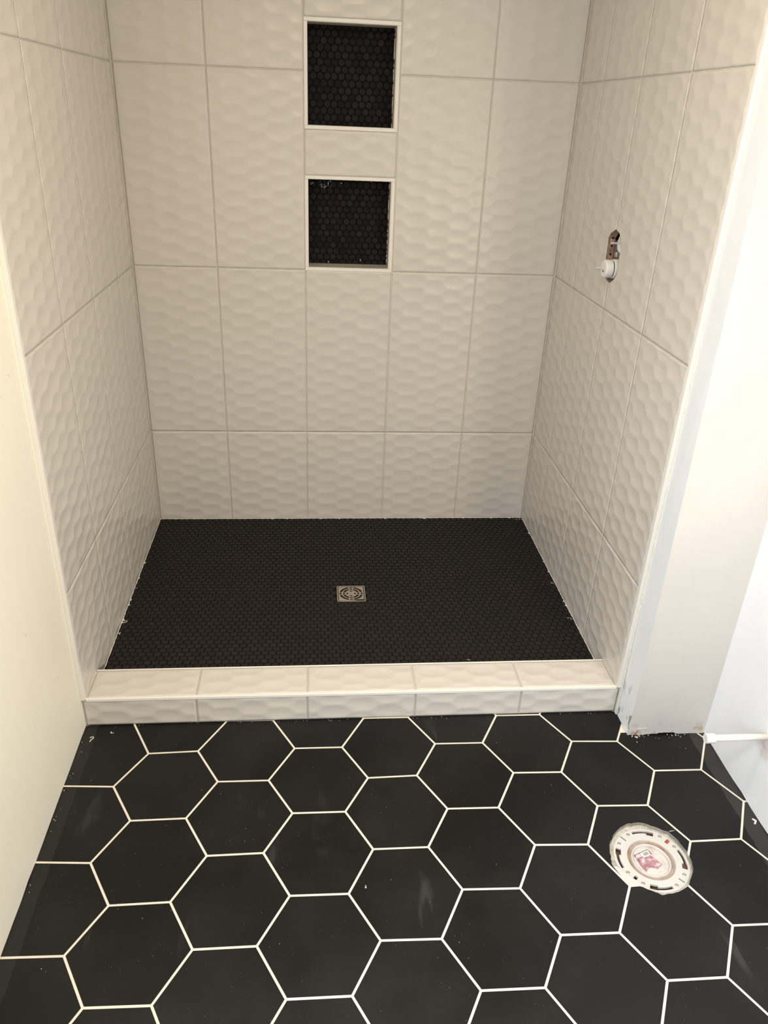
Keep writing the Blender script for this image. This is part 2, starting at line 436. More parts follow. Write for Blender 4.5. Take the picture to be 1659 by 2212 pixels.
# the wall stub right of the shower: greige front, white compound on its left side
bm = bmesh.new()
rr = random.Random(8)
lean = [(0, 1.512), (.31, 1.5115), (1.17, 1.504), (1.54, 1.5025), (CEIL, 1.5025)]
bot = []
for i in range(46):
    t = i / 45; x = 1.512 + (XW - 1.512) * t
    z = .0006 + abs(rr.gauss(0, .0006))
    if .24 < t < .50: z = .0035 + rr.uniform(-.001, .001)
    if .38 < t < .62: z = .0065 + rr.uniform(-.0008, .0008)
    bot.append((x, z))
prof = bot + [(XW, CEIL)] + [(x, z) for z, x in lean[::-1][:-1]]
fr = [bm.verts.new((x, YST, z)) for x, z in prof]
bk = [bm.verts.new((max(x, 1.509) if x < 1.55 else x, -.0005, z)) for x, z in prof]
n = len(prof)
ff = bm.faces.new(fr); bm.faces.new(bk[::-1])
sides = []
for i in range(n):
    q = (i + 1) % n; sides.append((i, bm.faces.new((fr[i], bk[i], bk[q], fr[q]))))
for i, f in sides:
    if i >= len(bot): f.material_index = 1
ff.material_index = 0
ed = [e for e in bm.edges if all(v.co.y == YST and v.co.x < 1.513 for v in e.verts) and abs(e.verts[0].co.z - e.verts[1].co.z) > .05]
bmesh.ops.bevel(bm, geom=ed, offset=.004, segments=3, affect='EDGES', profile=.5, material=1)
st = struct(from_bm('wall_stub', bm, ['greige', 'compound']))
st['label'] = 'short greige wall end with a white plastered side right of the shower'
# torn paper flap low on the stub
bm = bmesh.new(); prism(bm, [(0, 0), (.030, .004), (.030, .006), (.0, .0045)], 0, .0012)
for v in bm.verts: v.co = Vector((1.535 + v.co.x, YST - .0012 + v.co.z, .020 + v.co.y))
from_bm('torn_drywall_paper', bm, 'greige', st)
bm = bmesh.new(); prism(bm, [(0, 0), (.008, 0), (.011, .016), (.006, .018)], 0, .0008)
for v in bm.verts: v.co = Vector((1.530 + v.co.x, YST - .0008 + v.co.z, .002 + v.co.y))
from_bm('exposed_gypsum', bm, 'board', st)

# shower wall substrates in grout colour; tiles are their children
GT = .0032        # grout sits this far behind the nominal tile face
wb = struct(box('wall_shower_back', (-.10, D + GT, -.05), (XR + .03, D + .012, CEIL), 'wall_grout'))
wb['label'] = 'white dimpled tile wall at the back of the shower'
for z0, z1 in ((1.0572, 1.3440), (1.5072, 1.7945)):
    c = bmesh.new(); bbox(c, (.6055, D - .1, z0), (.8880, D + .2, z1)); boolean(wb, c)
wl = struct(box('wall_shower_left', (-.10, .002, -.05), (-GT, D + .012, CEIL), 'wall_grout'))
wl['label'] = 'white dimpled tile wall on the left of the shower'
wr = struct(box('wall_shower_right', (XR + GT, .002, -.05), (XR + .024, D + .012, CEIL), 'wall_grout'))
wr['label'] = 'white dimpled tile wall with the valve hole on the right of the shower'
HOLE = [(.6108,1.2755),(.5787,1.2699),(.5584,1.2533),(.5513,1.2326),(.5500,1.2034),(.5465,1.1581),(.5615,1.1431),(.585,1.129),(.604,1.1266),(.6261,1.1334),(.645,1.152),(.6568,1.1866),(.6606,1.2162),(.6615,1.2436),(.6454,1.2607)]
def hole_bm(x0, x1):
    bm = bmesh.new()
    a = [bm.verts.new((x0, y, z)) for y, z in HOLE]; b = [bm.verts.new((x1, y, z)) for y, z in HOLE]
    for i in range(len(HOLE)): q = (i + 1) % len(HOLE); bm.faces.new((a[i], a[q], b[q], b[i]))
    bm.faces.new(a); bm.faces.new(b[::-1]); return bm
boolean(wr, hole_bm(XR - .05, XR + .08), ['board'])

# ------------------------------------------------------------------ dimpled wall tile meshes
CA, CB = .0762, .0508
def cell_rand(i, j, s):
    r = random.Random((i * 7919 + j * 104729 + s * 31) & 0xffffffff); return r
cells = {}
def cell(i, j):
    i %= 12; j %= 24
    if (i, j) not in cells:
        r = cell_rand(i, j, 1)
        cells[(i, j)] = (r.uniform(-.005, .005), r.uniform(-.0035, .0035), r.uniform(-.00035, .00035), r.uniform(-.012, .012), r.uniform(-.012, .012))
    return cells[(i, j)]
def relief(u, v):
    ci = round(u / CA); best = 1
    for i in (ci - 1, ci, ci + 1):
        off = .5 * (i % 2)
        cj = round(v / CB - off)
        for j in (cj - 1, cj, cj + 1):
            q = cell(i, j)
            dx = u - i * CA - q[0]; dy = v - (j + off) * CB - q[1]
            h = .0026 * ((dx / .046) ** 2 + (dy / .0262) ** 2) + q[2] * 1.6 + dx * q[3] + dy * q[4]
            if h < best: best = h
    return best          # roughly 0 .. .002
tile_cache = {}
def tile_mesh(w_, h_, u0, v0, depth=.009, step=.0056):
    key = (round(w_, 4), round(h_, 4), round(u0, 4), round(v0, 4), depth)
    if key in tile_cache: return tile_cache[key]
    nu, nv = max(2, round(w_ / step)), max(2, round(h_ / step))
    V, F = [], []
    for b in range(nv + 1):
        for a in range(nu + 1):
            u, v = w_ * a / nu, h_ * b / nv
            z = min(0, relief(u0 + u, v0 + v) - .0027)
            e = min(u, v, w_ - u, h_ - v)
            t = min(1, e / .008)
            z = z * t + (-.0008) * (1 - t)
            z = max(z, -.0027)
            if e == 0: z = -.0018
            V.append((u, v, z))
    for b in range(nv):
        for a in range(nu):
            i = b * (nu + 1) + a; F.append((i, i + 1, i + nu + 2, i + nu + 1))
    ring = [a for a in range(nu + 1)] + [b * (nu + 1) + nu for b in range(1, nv + 1)] + [nv * (nu + 1) + a for a in range(nu - 1, -1, -1)] + [b * (nu + 1) for b in range(nv - 1, 0, -1)]
    base = len(V)
    for i in ring: V.append((V[i][0], V[i][1], -depth))
    n = len(ring)
    for i in range(n): q = (i + 1) % n; F.append((ring[i], base + i, base + q, ring[q]))
    F.append(tuple(base + i for i in range(n - 1, -1, -1)))
    me = bpy.data.meshes.new('tile'); me.from_pydata(V, [], F); me.update()
    for p in me.polygons[:-1 - n]: p.use_smooth = True
    me.materials.append(M['tile'])
    tile_cache[key] = me
    return me
ROT = {'back': Matrix(((1, 0, 0), (0, 0, -1), (0, 1, 0))),
       'left': Matrix(((0, 0, 1), (1, 0, 0), (0, 1, 0))),
       'right': Matrix(((0, 0, -1), (-1, 0, 0), (0, 1, 0))),
       'top': Matrix.Identity(3)}
GAP = .0028
def put_tile(wall, parent, a0, a1, b0, b1, org, crop=None, gl=GAP / 2, gr=GAP / 2):
    """tile filling a0..a1 across and b0..b1 up (joint to joint) of a wall; crop = (u0,v0) start in the relief"""
    w_, h_ = a1 - a0 - gl - gr, b1 - b0 - GAP
    me = tile_mesh(w_, h_, *(crop or (0, 0)))
    if wall == 'back': loc = (a0 + gl, org, b0 + GAP / 2)
    elif wall == 'left': loc = (org, a0 + gl, b0 + GAP / 2)
    elif wall == 'right': loc = (org, a1 - gr, b0 + GAP / 2)
    else: loc = (a0 + gl, b0 + GAP / 2, org)
    return link('tile', me, parent, loc, ROT[wall])
ZB = .050
rows = [(ZB, Z3, (0, .236)), (Z3, Z2, (0, 0)), (Z2, Z1, (0, 0)), (Z1, Z1 + .614, (0, 0)), (Z1 + .614, CEIL, (0, 0))]
# exact equal rows so that full tiles share their mesh
cols_back = [(0, J1, .0207), (J1, J1 + P, 0), (J1 + P, J1 + 2 * P, 0), (J1 + 2 * P, J1 + 3 * P, 0), (J1 + 3 * P, XR, 0)]
for ri, (b0, b1, cr) in enumerate(rows):
    for ci, (a0, a1, cu) in enumerate(cols_back):
        if ci == 2 and ri in (2, 3): continue
        if ci == 0: cu = P - (a1 - a0)
        put_tile('back', wb, a0, a1, b0, b1, D, (cu, cr[1]))
NX0, NX1 = J1 + P, J1 + 2 * P
put_tile('back', wb, NX0, NX1, 1.3550, 1.4955, D, (0, .10))
put_tile('back', wb, NX0, NX1, 1.8065, Z1 + .614, D, (0, .14))
JS = [D - .2210 - k * P for k in range(3)]
for wall, par, org in (('left', wl, 0), ('right', wr, XR)):
    cols = [(JS[0], D, 0), (JS[1], JS[0], 0), (JS[2], JS[1], 0), (.0075, JS[2], 0)]
    for ri, (b0, b1, cr) in enumerate(rows):
        for ci, (a0, a1, cu) in enumerate(cols):
            zz0, v0 = b0, cr[1]
            if ri == 0 and ci < 3: zz0 = .036; v0 -= .014
            if ri == 0 and ci == 3: zz0 = .040; v0 -= .010
            if wall == 'right': cu = .3048 - (a1 - a0) if ci == 0 else 0
            o = put_tile(wall, par, a0, a1, zz0, b1, org, (max(0, cu), max(0, v0)))
            if wall == 'right' and ri == 2 and ci in (1, 2):
                boolean(o, hole_bm(XR - .05, XR + .05), ['mortar'])
# white edge trims at the front edges of the side walls
struct(box('trim_1', (XP, -.0060, CT - .0015), (.0002, .0065, CEIL), 'edge_trim', bev=.0012, seg=2))['label'] = 'white edging strip down the left front edge of the shower tiling'
t2 = struct(box('trim_2', (XR - .0002, -.0060, CT - .0015), (XR + .010, .0065, CEIL), 'edge_trim', bev=.0012, seg=2)); t2['label'] = 'white edging strip down the right front edge of the shower tiling'
# caulk bead between right trim and the stub
bm = bmesh.new(); prism(bm, [(XR + .0088, -.0115), (XR + .0115, -.013), (XR + .012, -.001), (XR + .0085, -.001)], .001, CEIL); from_bm('caulk_bead', bm, 'caulk', t2)

# ------------------------------------------------------------------ curb
curb = empty('shower_curb', (.75, .06, 0), 'low step across the shower entrance, clad in dimpled white tiles with a white edging', 'shower curb')
box('core', (XP, GT + .001, -.006), (XR + .0105, CDP - .003, CT - GT), 'wall_grout', curb)
xs = [XP + .0005] + [JC + k * P for k in range(4)] + [XR + .0105]
for i in range(5):
    a0, a1 = xs[i], xs[i + 1]
    put_tile('back', curb, a0, a1, .0005, CT - .0085, 0, (0 if i else .0, .05 + i * .0508))
    b0 = max(a0, .0008); b1 = min(a1, XR - .0008)
    put_tile('top', curb, b0, b1, .0062, CDP - .0030, CT, (.02, .05 + i * .1016))
box('edging', (.0006, -.0032, CT - .0085), (XR - .0006, .0062, CT + .0004), 'edge_trim', curb, .001, 2)
box('back_edging', (.0006, CDP - .0035, CT - .030), (XR - .0006, CDP, CT + .0004), 'edge_trim', curb, .0008)
box('back_face', (.0006, CDP - .004, .02), (XR - .0006, CDP - .0012, CT - .031), 'wall_grout', curb)

# ------------------------------------------------------------------ shower pan: penny rounds on a slight fall
PC = (.7524, .5902)
def panz(x, y):
    return .0400 + .0125 * max(abs(x - PC[0]) / .75, abs(y - PC[1]) / .55)
pan = empty('shower_floor', (PC[0], PC[1], .03), 'shower base covered in small round black mosaic tiles', 'shower floor')
bm = bmesh.new(); nx, ny = 30, 20
gv = [[bm.verts.new((XR * i / nx, CDP - .002 + (D + .002 - CDP) * j / ny, panz(XR * i / nx, CDP + (D - CDP) * j / ny) - .0008)) for i in range(nx + 1)] for j in range(ny + 1)]
for j in range(ny):
    for i in range(nx): bm.faces.new((gv[j][i], gv[j][i + 1], gv[j + 1][i + 1], gv[j + 1][i]))
ext = bmesh.ops.extrude_face_region(bm, geom=bm.faces[:])
for v in ext['geom']:
    if isinstance(v, bmesh.types.BMVert): v.co.z = .012
gb = from_bm('grout_bed', bm, 'black_grout', pan)
PITCH, PR = .0233, .0106
def penny_mesh(name, mat, r=PR, n=12, h=.0012, t=.0035):
    bm = bmesh.new()
    rings = [circ(0, 0, r, n), circ(0, 0, r, n), circ(0, 0, r - .0008, n)]
    zs_ = [-t, -.0006, 0]
    rv = [[bm.verts.new((x, y, z)) for x, y in rg] for rg, z in zip(rings, zs_)]
    for a, b in zip(rv, rv[1:]):
        for i in range(n): bm.faces.new((a[i], a[(i + 1) % n], b[(i + 1) % n], b[i]))
    bm.faces.new(rv[2])
    me = bpy.data.meshes.new(name); bm.to_mesh(me); bm.free(); me.materials.append(M[mat]); return me
pm = penny_mesh('penny_tile', 'penny')
spots = []
DR = .0505
rowh = PITCH * math.sqrt(3) / 2
for j in range(int((D - CDP) / rowh) + 2):
    y = CDP + .006 + j * rowh
    for i in range(-1, 67):
        x = .004 + i * PITCH + (j % 2) * PITCH / 2
        spots.append((x, y))
rr = random.Random(2)
spots.sort(key=lambda s: s[1])
single = 0; bm = bmesh.new()
def add_poly_tile(bm, pts, z):
    if len(pts) < 3: return
    n = len(pts); lo = [bm.verts.new((x, y, z - .0035)) for x, y in pts]; mi = [bm.verts.new((x, y, z - .0006)) for x, y in pts]
    c = (sum(p[0] for p in pts) / n, sum(p[1] for p in pts) / n)
    to = []
    for x, y in pts:
        L = math.hypot(x - c[0], y - c[1]); s = max(.2, 1 - .0008 / L) if L else 1
        to.append(bm.verts.new((c[0] + (x - c[0]) * s, c[1] + (y - c[1]) * s, z)))
    for a, b in ((lo, mi), (mi, to)):
        for i in range(n): bm.faces.new((a[i], a[(i + 1) % n], b[(i + 1) % n], b[i]))
    bm.faces.new(to)
for x, y in spots:
    x += rr.uniform(-.0004, .0004); y += rr.uniform(-.0004, .0004)
    if abs(x - PC[0]) < DR and abs(y - PC[1]) < DR: continue
    z = panz(x, y) + rr.uniform(-.0002, .0003)
    edge = x - PR < .0015 or x + PR > XR - .0015 or y - PR < CDP + .001 or y + PR > D - .0015 or (abs(x - PC[0]) < DR + PR and abs(y - PC[1]) < DR + PR)
    if not edge and single < 300 and y > CDP + .075:
        o = link('penny_tile', pm, pan, (x, y, z)); single += 1; continue
    pts = circ(x, y, PR, 12)
    if edge:
        for a in ((-1, 0, -.0015), (1, 0, XR - .0015), (0, -1, -CDP - .001), (0, 1, D - .0015)):
            if len(pts) > 2: pts = clip(pts, *a)
        if abs(x - PC[0]) < DR + PR and abs(y - PC[1]) < DR + PR:
            if abs(x - PC[0]) > abs(y - PC[1]): s = 1 if x > PC[0] else -1; pts = clip(pts, -s, 0, -(s * PC[0] + DR + .0006))
            else: s = 1 if y > PC[1] else -1; pts = clip(pts, 0, -s, -(s * PC[1] + DR + .0006))
    if len(pts) > 2 and abs(area2(pts)) > 2e-5: add_poly_tile(bm, pts, z)
o = from_bm('penny_tile', bm, 'penny', pan); o['kind'] = 'stuff'
# uneven pale line of thinset round the pan
bm = bmesh.new(); rr = random.Random(7)
def rag(bm, p0, p1, nrm, wd, n, zf):
    prev = None
    for i in range(n + 1):
        t = i / n; x = p0[0] + (p1[0] - p0[0]) * t; y = p0[1] + (p1[1] - p0[1]) * t
        w_ = wd * (.45 + rr.random() * .7) + (wd * 2.2 if rr.random() < .03 else 0)
        z = zf(x, y)
        cur = (bm.verts.new((x, y, z + .0022)), bm.verts.new((x + nrm[0] * w_, y + nrm[1] * w_, z + .0010)), bm.verts.new((x + nrm[0] * w_, y + nrm[1] * w_, z - .003)))
        if prev: bm.faces.new((prev[0], cur[0], cur[1], prev[1])); bm.faces.new((prev[1], cur[1], cur[2], prev[2]))
        prev = cur
rag(bm, (.001, D - .0006), (XR - .001, D - .0006), (0, -1), .0024, 260, panz)
rag(bm, (.0006, CDP + .001), (.0006, D - .001), (1, 0), .0022, 200, panz)
rag(bm, (XR - .0006, CDP + .001), (XR - .0006, D - .001), (-1, 0), .0022, 200, panz)
from_bm('thinset_line', bm, 'caulk', pan)
# splashes of thinset left on the pan edge
bm = bmesh.new()
for cx, cy, n, sp in ((.010, .425, 9, .010), (.008, .36, 4, .005), (XR - .02, D - .012, 10, .014), (XR - .012, .40, 5, .008), (XR - .012, .62, 3, .006), (1.10, CDP + .075, 3, .006), (.008, .62, 3, .004)):
    for _ in range(n):
        x = cx + rr.uniform(-sp, sp) * .8; y = cy + rr.uniform(-sp, sp); x = min(max(x, .003), XR - .003); y = min(y, D - .003)
        s = rr.uniform(.0005, .0014); z = panz(x, y)
        L = rr.uniform(1, 3); a = rr.uniform(0, 3.1)
        pts = [(x + s * L * math.cos(q) * math.cos(a) - s * math.sin(q) * math.sin(a), y + s * L * math.cos(q) * math.sin(a) + s * math.sin(q) * math.cos(a)) for q in [k * math.tau / 6 for k in range(6)]]
        prism(bm, pts, z - .0004, z + .0007)
tag(from_bm('thinset_crumbs', bm, 'caulk', pan), kind='stuff')
# uncovered membrane corner at the left front
bm = bmesh.new(); prism(bm, [(CDP + .001, .040), (CDP + .150, .044), (CDP + .080, .058), (CDP + .001, .092)], 0, .001)
for v in bm.verts: v.co = Vector((.0002 + v.co.z, v.co.x, v.co.y))
from_bm('bare_membrane', bm, 'membrane', wl)

# ------------------------------------------------------------------ drain
dz = panz(*PC) + .0009
dr = empty('floor_drain', (PC[0], PC[1], dz - .01), 'square brushed metal drain grate in the black shower floor', 'drain')
def rrect(cx, cy, hx, hy, r, n=4):
    pts = []
    for sx, sy, a0 in ((1, 1, 0), (-1, 1, 90), (-1, -1, 180), (1, -1, 270)):
        for i in range(n + 1):
            a = R_(a0 + 90 * i / n); pts.append((cx + sx * (hx - r) + r * math.cos(a), cy + sy * (hy - r) + r * math.sin(a)))
    return pts
fo = DR - .0006
bm = bmesh.new()
o1, o2 = rrect(*PC, fo, fo, .005), rrect(*PC, fo - .0035, fo - .0035, .003)
n = len(o1)
ra = [[bm.verts.new((x, y, z)) for x, y in pp] for pp, z in ((o1, dz - .012), (o1, dz - .0004), (rrect(*PC, fo - .0006, fo - .0006, .0045), dz), (o2, dz), (o2, dz - .012))]
for a, b in zip(ra, ra[1:] + ra[:1]):
    for i in range(n): bm.faces.new((a[i], a[(i + 1) % n], b[(i + 1) % n], b[i]))
from_bm('frame', bm, 'steel', dr)
bm = bmesh.new(); prism(bm, rrect(*PC, fo - .0055, fo - .0055, .002), dz - .0035, dz - .0006, .0005)
gr = from_bm('grate', bm, 'steel', dr)
bm = bmesh.new()
def sector(bm, cx, cy, r0, r1, a0, a1, z0, z1, n=8):
    pts = [(cx + r1 * math.cos(R_(a0 + (a1 - a0) * i / n)), cy + r1 * math.sin(R_(a0 + (a1 - a0) * i / n))) for i in range(n + 1)]
    pts += [(cx + r0 * math.cos(R_(a1 + (a0 - a1) * i / n)), cy + r0 * math.sin(R_(a1 + (a0 - a1) * i / n))) for i in range(n + 1)]
    prism(bm, pts, z0, z1)
for q in range(4):
    b0 = 90 * q
    sector(bm, *PC, .0338, .0408, b0 + 14, b0 + 76, dz - .02, dz + .01, 12)
    sector(bm, *PC, .0218, .0290, b0 + 18, b0 + 72, dz - .02, dz + .01, 10)
    sector(bm, *PC, .0345, .0400, b0 - 8, b0 + 8, dz - .02, dz + .01, 3)
    sector(bm, *PC, .0225, .0285, b0 - 10, b0 + 10, dz - .02, dz + .01, 3)
    sector(bm, *PC, .0110, .0165, b0 - 18, b0 + 18, dz - .02, dz + .01, 3)
boolean(gr, bm)
box('well', (PC[0] - fo + .004, PC[1] - fo + .004, dz - .0118), (PC[0] + fo - .004, PC[1] + fo - .004, dz - .008), 'dark', dr)
for sx, sy in ((1, 1), (-1, -1)):
    bm = bmesh.new(); lathe(bm, [(.0028, -.0008), (.0026, .0002), (.0012, .0004)], (PC[0] + sx * .0375, PC[1] + sy * .0375, dz - .0006), n=12, cap1=True)
    from_bm('screw', bm, 'chrome', dr)

# ------------------------------------------------------------------ niches
def niche(name, label, z0, z1, seed):
    """z0..z1 outer edges of the white trim"""
    NY = D + .090
    t = empty(name, (.75, D, z0), label, 'wall niche', 'niches in the back wall')
    xa, xb = NX0 + .0012, NX1 - .0012
    tw = .0108
    ix0, ix1, iz0, iz1 = xa + tw, xb - tw, z0 + tw, z1 - tw
    yf = D - .0006
    box('trim_strip', (xa, yf, z1 - tw), (xb, D + .010, z1), 'edge_trim', t, .0008)
    box('trim_strip', (xa, yf, z0), (xb, D + .010, z0 + tw), 'edge_trim', t, .0008)
    box('trim_strip', (xa, yf, iz0 + .0003), (ix0, D + .010, iz1 - .0003), 'edge_trim', t, .0008)
    box('trim_strip', (ix1, yf, iz0 + .0003), (xb, D + .010, iz1 - .0003), 'edge_trim', t, .0008)
    e = .004
    box('side_lining', (ix0 - .006, D + .0102, iz0 - .006), (ix0 + .0004, NY, iz1 + .006), 'niche_side', t)
    box('side_lining', (ix1 - .0004, D + .0102, iz0 - .006), (ix1 + .006, NY, iz1 + .006), 'niche_side', t)
    box('sill', (ix0 + .0004, D + .0102, iz0 - .006), (ix1 - .0004, NY, iz0 + .0004), 'niche_side', t)
    box('top_lining', (ix0 + .0004, D + .0102, iz1 - .0004), (ix1 - .0004, NY, iz1 + .006), 'niche_side', t)
    box('grout_bed', (ix0 - .006, NY - .0016, iz0 - .006), (ix1 + .006, NY + .01, iz1 + .006), 'black_grout', t)
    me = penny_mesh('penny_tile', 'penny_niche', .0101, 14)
    rr = random.Random(seed); rot = ROT['back']
    y = NY - .0024
    nr = int((iz1 - iz0) / rowh) + 2
    for j in range(nr):
        z = iz0 + .004 + j * rowh
        for i in range(-1, 14):
            x = ix0 + .006 + i * PITCH + (j % 2) * PITCH / 2
            xx, zz = x + rr.uniform(-.0004, .0004), z + rr.uniform(-.0004, .0004)
            yy = y + rr.uniform(-.0004, .0003)
            if xx - PR > ix0 + .001 and xx + PR < ix1 - .001 and zz - PR > iz0 + .001 and zz + PR < iz1 - .001:
                link('penny_tile', me, t, (xx, yy, zz), rot)
            else:
                pts = circ(xx, zz, .0101, 12)
                for a in ((-1, 0, -ix0 - .001), (1, 0, ix1 - .001), (0, -1, -iz0 - .001), (0, 1, iz1 - .001)):
                    if len(pts) > 2: pts = clip(pts, *a)
                if len(pts) > 2 and abs(area2(pts)) > 4e-5:
                    b2 = bmesh.new(); add_poly_tile(b2, pts, 0)
                    for v in b2.verts: v.co = Vector((v.co.x, yy - v.co.z, v.co.y))
                    from_bm('penny_tile', b2, 'penny_niche', t)
    # uneven grout line down the right rear corner
    b2 = bmesh.new()
    for i in range(40):
        if rr.random() < .35: continue
        z = iz0 + (iz1 - iz0) * i / 40; s = rr.uniform(.0006, .0016)
        bbox(b2, (ix1 - .0006 - s, NY - .0045, z), (ix1 - .0002, NY - .002, z + (iz1 - iz0) / 40 * 1.02))
    from_bm('thinset_line', b2, 'caulk', t)
    return t, (ix0, ix1, iz0, iz1, NY)
n1, q1 = niche('wall_niche', 'upper square recess in the back wall, lined with clean round black mosaic', 1.4955, 1.8065, 3)
n2, q2 = niche('wall_niche', 'lower square recess in the back wall, white grout flecks on its black mosaic', 1.0455, 1.3550, 4)
rr = random.Random(12); bm = bmesh.new()
for fx, fz, n, sp in ((.05, .93, 5, .006), (.17, .93, 7, .008), (.22, .90, 7, .008), (.27, .93, 7, .008), (.40, .94, 2, .004), (.77, .98, 2, .003), (.66, .055, 3, .003), (.25, .02, 1, .001)):
    for _ in range(n):
        x = q2[0] + (q2[1] - q2[0]) * fx + rr.uniform(-sp, sp); z = q2[2] + (q2[3] - q2[2]) * fz + rr.uniform(-sp, sp) * 1.2
        s = rr.uniform(.0004, .001); h = s * rr.uniform(1, 3)
        bbox(bm, (x - s, q2[4] - .0042, z - h), (x + s, q2[4] - .0022, z + h))
tag(from_bm('thinset_flecks', bm, 'caulk', n2), kind='stuff')

# ------------------------------------------------------------------ valve in the right wall
VY = .603
vv = empty('shower_valve', (XR + .03, VY, 1.15), 'bare shower mixer valve set in a rough oval hole in the right tile wall', 'valve')
bm = bmesh.new(); lathe(bm, [(.0230, .0), (.0252, .0022), (.0256, .004), (.0256, .022)], (1.4795, VY, 1.1660), 'x', 36, cap0=True, cap1=True)
cp = from_bm('lower_cap', bm, 'white_plastic', vv, smooth=False)
bm = bmesh.new(); lathe(bm, [(.0242, .0), (.0242, .006)], (1.5015, VY, 1.1660), 'x', 32, cap0=True, cap1=True); from_bm('seal_ring', bm, 'dark', vv)
bm = bmesh.new(); lathe(bm, [(.0262, .0), (.0275, .0015), (.0275, .035)], (1.5045, VY, 1.1660), 'x', 36, cap0=True, cap1=True); from_bm('lower_body', bm, 'white_plastic', vv)
bm = bmesh.new(); lathe(bm, [(.0020, .0), (.0028, .0006), (.0028, .026)], (1.4545, VY, 1.1672), 'x', 14, cap0=True, cap1=True); from_bm('stem', bm, 'flange', vv)
bm = bmesh.new(); bbox(bm, (1.4788, VY - .004, 1.1572), (1.4800, VY + .004, 1.1605), 0); from_bm('slot', bm, 'dark', cp)
bm = bmesh.new(); lathe(bm, [(.006, -.0008), (.0125, -.0008), (.0125, 0), (.0185, 0), (.0185, -.001), (.0205, -.001), (.0205, 0), (.0240, .0), (.0262, .0022), (.0265, .02)], (1.518, VY, 1.2370), 'x', 36, cap0=True, cap1=True)
from_bm('upper_cap', bm, 'white_plastic', vv)
bm = bmesh.new(); lathe(bm, [(.0018, .0), (.0025, .0006), (.0025, .032)], (1.4895, VY, 1.2385), 'x', 14, cap0=True, cap1=True); from_bm('stem', bm, 'flange', vv)
bm = bmesh.new(); bbox(bm, (1.5250, VY - .050, 1.135), (1.565, VY + .075, 1.240), .005, 2); from_bm('valve_body', bm, 'valve_grey', vv)
bm = bmesh.new(); lathe(bm, [(.010, 0), (.012, .0015), (.012, .014)], (1.522, VY - .014, 1.196), 'x', 20, cap0=True, cap1=True); from_bm('port', bm, 'valve_grey', vv)
bm = bmesh.new(); bbox(bm, (1.515, VY + .012, 1.196), (1.540, VY + .030, 1.212), .003, 2); from_bm('port', bm, 'steel', vv)
for a, b in (((1.600, .50, 1.08), (1.606, .72, 1.33)), ((1.5232, .50, 1.08), (1.600, .504, 1.33)), ((1.5232, .716, 1.08), (1.600, .72, 1.33)), ((1.5232, .504, 1.08), (1.600, .716, 1.084)), ((1.5232, .504, 1.326), (1.600, .716, 1.33))):
    box('cavity_board', a, b, 'dark', vv)
# dark screw holes along the cut edge
for y, z in ((.6535, 1.248), (.6555, 1.222), (.6560, 1.196)):
    pass
bm = bmesh.new()
for z in (1.2465, 1.2235, 1.1995): bbox(bm, (1.511, .6520, z - .0022), (1.5145, .6600, z + .0022))
from_bm('cut_notches', bm, 'dark', vv)

# ------------------------------------------------------------------ toilet flange
FZ = -.0105
fl = empty('toilet_flange', (FC[0], FC[1], -.02), 'round white plastic toilet flange set in a hole in the black hexagon floor', 'toilet flange')
bm = bmesh.new(); lathe(bm, [(.0560, FZ - .005), (.0560, FZ - .0008), (.0568, FZ), (.0878, FZ), (.0888, FZ - .0010), (.0888, FZ - .0018), (.0850, FZ - .005), (.0560, FZ - .005)], (FC[0], FC[1], 0), n=72)
bmesh.ops.remove_doubles(bm, verts=bm.verts[:], dist=1e-6)
rg = from_bm('ring', bm, 'flange', fl)
Zc0, Zc1 = FZ - .02, FZ + .01
ba, bb = bmesh.new(), bmesh.new()
for w0, w1, s0, s1 in ((65, 78, 77, 104), (153, 167, 166, 194), (-114, -100, -101, -74), (-23, -11, -12, 17)):
    sector(ba, *FC, .0705, .0832, w0, w1, Zc0, Zc1, 4)
    sector(bb, *FC, .0752, .0822, s0, s1, Zc0 - .001, Zc1 + .001, 8)
for a, hw, r0, r1 in ((127.2, .0020, .0693, .0871), (-50.2, .0020, .0700, .0845), (39, .0042, .0695, .0850), (-140.5, .0042, .0680, .0850)):
    ca, sa = math.cos(R_(a)), math.sin(R_(a))
    pts = [(FC[0] + r * ca - s_ * sa, FC[1] + r * sa + s_ * ca) for r, s_ in ((r0, -hw), (r1, -hw), (r1, hw), (r0, hw))]
    prism(ba, pts, Zc0, Zc1)
boolean(rg, ba); boolean(rg, bb)
bm = bmesh.new(); lathe(bm, [(.0562, -.0118), (.0550, -.0135), (.0535, -.0195), (.0505, -.0215), (.0480, -.0205), (.0468, -.0140), (.0460, -.0125), (.0440, -.0122), (.0430, -.0130), (.0422, -.0190), (.0422, -.0255)], (FC[0], FC[1], 0), n=64)
from_bm('pipe_collar', bm, 'stained', fl, smooth=True)
bm = bmesh.new(); lathe(bm, [(.0424, -.0190), (.040, -.0178), (.036, -.0174), (.0, -.0170)], (FC[0], FC[1], 0), n=48)
from_bm('test_cap', bm, 'stained', fl, smooth=True)
LC = (FC[0], FC[1])
LP = [(-.0350, .0183), (.0042, .0328), (.0110, .0190), (.0105, .0095), (.0245, -.0105), (.0075, -.0215), (-.0050, -.0165), (-.0140, -.0195), (-.0219, -.0285), (-.0300, -.0100)]
bm = bmesh.new(); prism(bm, [(LC[0] + x, LC[1] + y) for x, y in LP[::-1]], -.0176, -.0163)
lb = from_bm('label', bm, 'label', fl)
